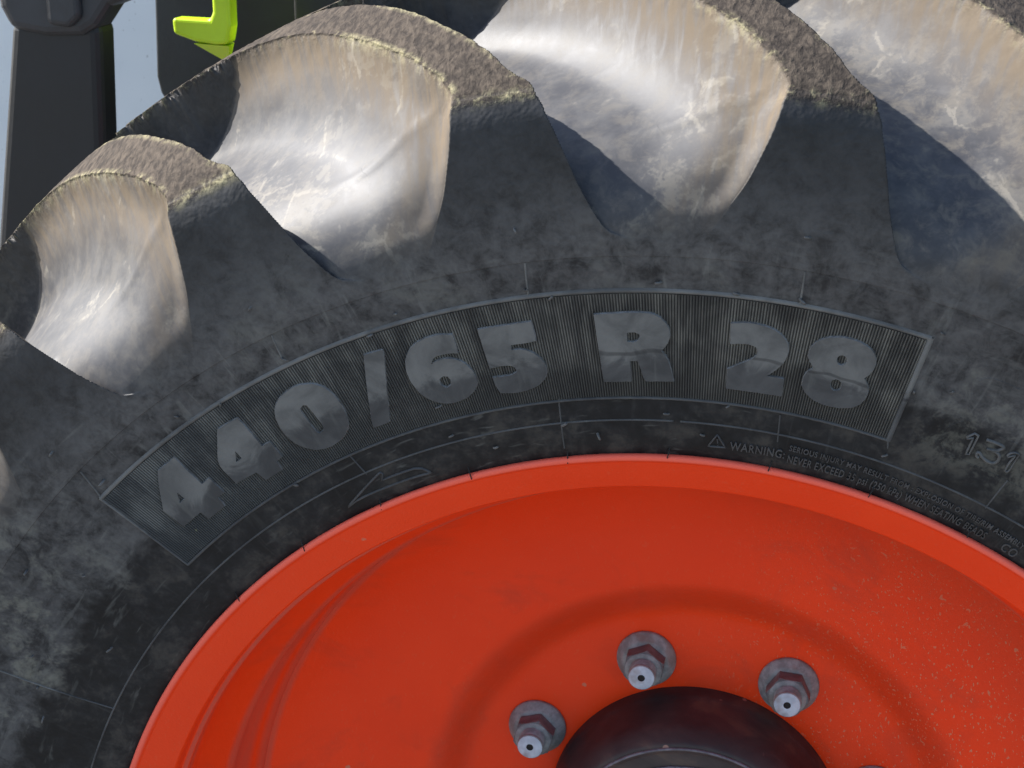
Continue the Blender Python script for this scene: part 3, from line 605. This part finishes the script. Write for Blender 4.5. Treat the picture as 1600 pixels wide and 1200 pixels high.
# ------------------------------------------------------------------ wheel nuts (axis towards the viewer)
def lathe(prof, n=40):
    v = [(r*math.cos(2*PI*i/n), -h, r*math.sin(2*PI*i/n)) for r, h in prof for i in range(n)]
    f = [(k*n+i, k*n+(i+1) % n, (k+1)*n+(i+1) % n, (k+1)*n+i) for k in range(len(prof)-1) for i in range(n)]
    return v, f
def fixn(o):
    bm = bmesh.new(); bm.from_mesh(o.data); bmesh.ops.recalc_face_normals(bm, faces=bm.faces); bm.to_mesh(o.data); bm.free(); return o
def sharp(o, ang=30):
    m = o.modifiers.new('edge', 'BEVEL'); m.width = .0006; m.segments = 2; m.limit_method = 'ANGLE'; m.angle_limit = rad(ang); return o
nut = None
for q in range(8):
    ph = rad(-16.5 + 45*q); loc = P3(ph, .139, -.2178)
    if nut is None:
        v, f = lathe([(.004, -.001), (.0188, -.001), (.0192, .0006), (.0190, .0022), (.0182, .0030), (.0152, .0068), (.0140, .0076), (.006, .0078)])
        nut = [mesh_obj('wheel_nut', v, f, M_nut, wheel)]
        af = .0120; v = []; rings = [(.0132, .0062), (.0138, .0070), (.0138, .0180), (.0127, .0192), (.0088, .0193)]
        for k, (r, h) in enumerate(rings):
            for i in range(36):
                a = 2*PI*i/36; hexr = af/math.cos((a + PI/6) % (PI/3) - PI/6)
                v.append((min(hexr, r)*math.cos(a) if k < 4 else r*math.cos(a), -h, min(hexr, r)*math.sin(a) if k < 4 else r*math.sin(a)))
        f = [(k*36+i, k*36+(i+1) % 36, (k+1)*36+(i+1) % 36, (k+1)*36+i) for k in range(4) for i in range(36)]
        h_ = mesh_obj('hex_body', v, f, M_hex, nut[0], smooth=False)
        v, f = lathe([(.0086, .0188), (.0118, .0190), (.0117, .0196), (.0086, .0197)]); fc = mesh_obj('hex_face', v, f, M_nut, nut[0])
        prof = [(.0086, .0185)]
        for t in range(5): prof += [(.0087, .0200+t*.0016), (.0080, .0208+t*.0016)]
        prof += [(.0086, .0285), (.0085, .0297), (.0080, .0302), (.0079, .0302)]
        v, f = lathe(prof); st = mesh_obj('stud', v, f, M_nut, nut[0], smooth=False)
        v, f = lathe([(.0080, .0302), (.0074, .0306), (.0023, .0307)]); se = mesh_obj('stud_end', v, f, M_stud, nut[0])
        v, f = lathe([(.0024, .0307), (.0020, .0301), (.0, .0296)]); dt = mesh_obj('centre_hole', v, f, M_dot, nut[0])
        nut += [h_, fc, st, se, dt]
        for o in nut: fixn(o)
        ob = nut[0]
    else:
        ob = link(nut[0].copy(), wheel)
        for c in nut[1:]: link(c.copy(), ob)
    ob.location = loc; ob.scale = (1.17, 1.05, 1.17); ob.rotation_euler = (rad(random.uniform(-1, 1)), rad([8, 35, 20, 50, 3, 28, 42, 15][q]), 0)

# ------------------------------------------------------------------ parts of a machine standing behind the wheel
M_blk = plain('black_steel', (.0075, .0075, .009), .55, 0, 12, .3); M_gry = plain('charcoal_steel', (.026, .027, .031), .5, 0, 18, .25)
M_lime = plain('lime_plastic', (.50, .72, .010), .38, 0, 20, .06, .0003); M_pan = plain('dark_sheet', (.019, .020, .020), .5, 0, 15, .25)
M_pan2 = plain('darker_sheet', (.013, .013, .014), .5, 0, 15, .25)
def bevel(o, wd, seg=3):
    m = o.modifiers.new('round', 'BEVEL'); m.width = wd; m.segments = seg; m.limit_method = 'ANGLE'; m.angle_limit = rad(35); return o
def prism(name, xz, y0, y1, mat, parent, bev=.006):
    n = len(xz); v = [(x, y0, z) for x, z in xz] + [(x, y1, z) for x, z in xz]
    f = [tuple(range(n)), tuple(range(2*n-1, n-1, -1))] + [(i, (i+1) % n, n+(i+1) % n, n+i) for i in range(n)]
    o = fixn(mesh_obj(name, v, f, mat, parent, smooth=False)); bevel(o, bev); return o
# the black post
post = empty('machine_post', (-.74, .79, 0)); tag(post, 'tall black steel post with a folded charcoal bracket on top', 'post')
def wp(x, z): return (x + .74, z + ZC)
prism('post_body', [wp(-.965, -ZC), wp(-.72, -ZC), wp(-.695, .40), wp(-.689, .530), wp(-.788, .530), wp(-.800, .46), wp(-.838, .24)], -.04, .005, M_blk, post, .010)
prism('bracket', [wp(-.800, .64), wp(-.797, .545), wp(-.786, .522), wp(-.745, .5155), wp(-.705, .517), wp(-.688, .527), wp(-.672, .548), wp(-.650, .556), wp(-.620, .559), wp(-.620, .64)], -.048, .0, M_gry, post, .010)
prism('bracket_rib', [wp(-.740, .64), wp(-.740, .529), wp(-.715, .526), wp(-.702, .537), wp(-.702, .64)], -.056, -.04, M_gry, post, .006)
# the panels and the lime guard
pan = empty('dark_machine_sheet', (-.5, 1.1, 0)); tag(pan, 'dark sheet metal panel with rounded lower corner behind the lime bracket', 'panel')
def pp(x, z): return (x + .5, z + ZC)
prism('sheet', [pp(-.772, .75), pp(-.772, .520), pp(-.776, .425), pp(-.772, .405), pp(-.760, .385), pp(-.735, .365), pp(-.62, .34), pp(-.60, .30), pp(-.60, -ZC), pp(-.45, -ZC), pp(-.45, .75)], -.006, .006, M_pan, pan, .003)
pan2 = empty('side_cover', (-.45, .98, 0)); tag(pan2, 'darker curved machine cover right of the lime bracket', 'cover')
def p2(x, z): return (x + .45, z + ZC)
prism('cover_sheet', [p2(-.625, .75), p2(-.622, .520), p2(-.624, .500), p2(-.632, .478), p2(-.648, .452), p2(-.668, .430), p2(-.672, .38), p2(-.660, .33), p2(-.655, -ZC), p2(-.20, -ZC), p2(-.20, .75)], -.012, .012, M_pan2, pan2, .003)
prism('cover_frame', [p2(-.536, .75), p2(-.536, .40), p2(-.21, .40), p2(-.21, .75)], -.05, -.0125, M_blk, pan2, .004)
lime = empty('lime_bracket', (-.60, .86, 0)); tag(lime, 'bright lime green angled bracket in front of the dark panel', 'bracket')
def pl(x, z): return (x + .60, z + ZC)
lb = prism('bracket_body', [pl(-.641, .528), pl(-.598, .5265), pl(-.594, .535), pl(-.594, .70), pl(-.573, .70), pl(-.574, .520), pl(-.578, .501), pl(-.592, .500), pl(-.616, .503), pl(-.640, .511)], -.03, -.005, M_lime, lime, .004)
prism('mount', [pl(-.594, .66), pl(-.573, .66), pl(-.573, .70), pl(-.594, .70)], -.006, .107, M_lime, lime, .003)
v = [(-.018+.0, -.028, .501+ZC), (.022, -.028, .499+ZC), (.012, .0, .476+ZC), (-.012, -.005, .502+ZC), (.020, -.005, .500+ZC)]
fixn(mesh_obj('bracket_reflection', v, [(0, 1, 2), (0, 2, 3), (1, 4, 2), (3, 2, 4), (0, 3, 4, 1)], M_lime, lime, smooth=False))  # slanted piece added in place of the bracket's olive reflection on the sheet
tab = empty('lime_tab', (-.54, .88, 0)); tag(tab, 'small lime green tab just above the tyre shoulder', 'tab')
prism('tab_body', [(-.012, .503+ZC), (.004, .512+ZC), (.018, .506+ZC), (.020, .480+ZC), (-.012, .480+ZC)], -.02, .048, M_lime, tab, .004)

def pale_paint():
    k = NT('pale_blue_paint'); k.coords()
    a = k.noise(k.v, 4, 3, .6); g = k.noise(k.v, 170, 2, .6)
    col = k.mix(k.ramp(a, .3, .7), (.60, .64, .66), (.68, .71, .72))
    col = k.mix(k.math('MULTIPLY', k.ramp(g, .69, .74), .6), col, (.30, .31, .30))
    k.set(Base_Color=col, Roughness=.45); return k.m
M_pale = pale_paint()
wall = empty('pale_panel', (-1.0, 1.62, 0)); tag(wall, 'pale blue-grey painted panel seen behind the black post', 'panel')
prism('panel_sheet', [(-1.2, .02), (.75, .02), (.75, 2.0), (-1.2, 2.0)], -.01, .01, M_pale, wall, .004)
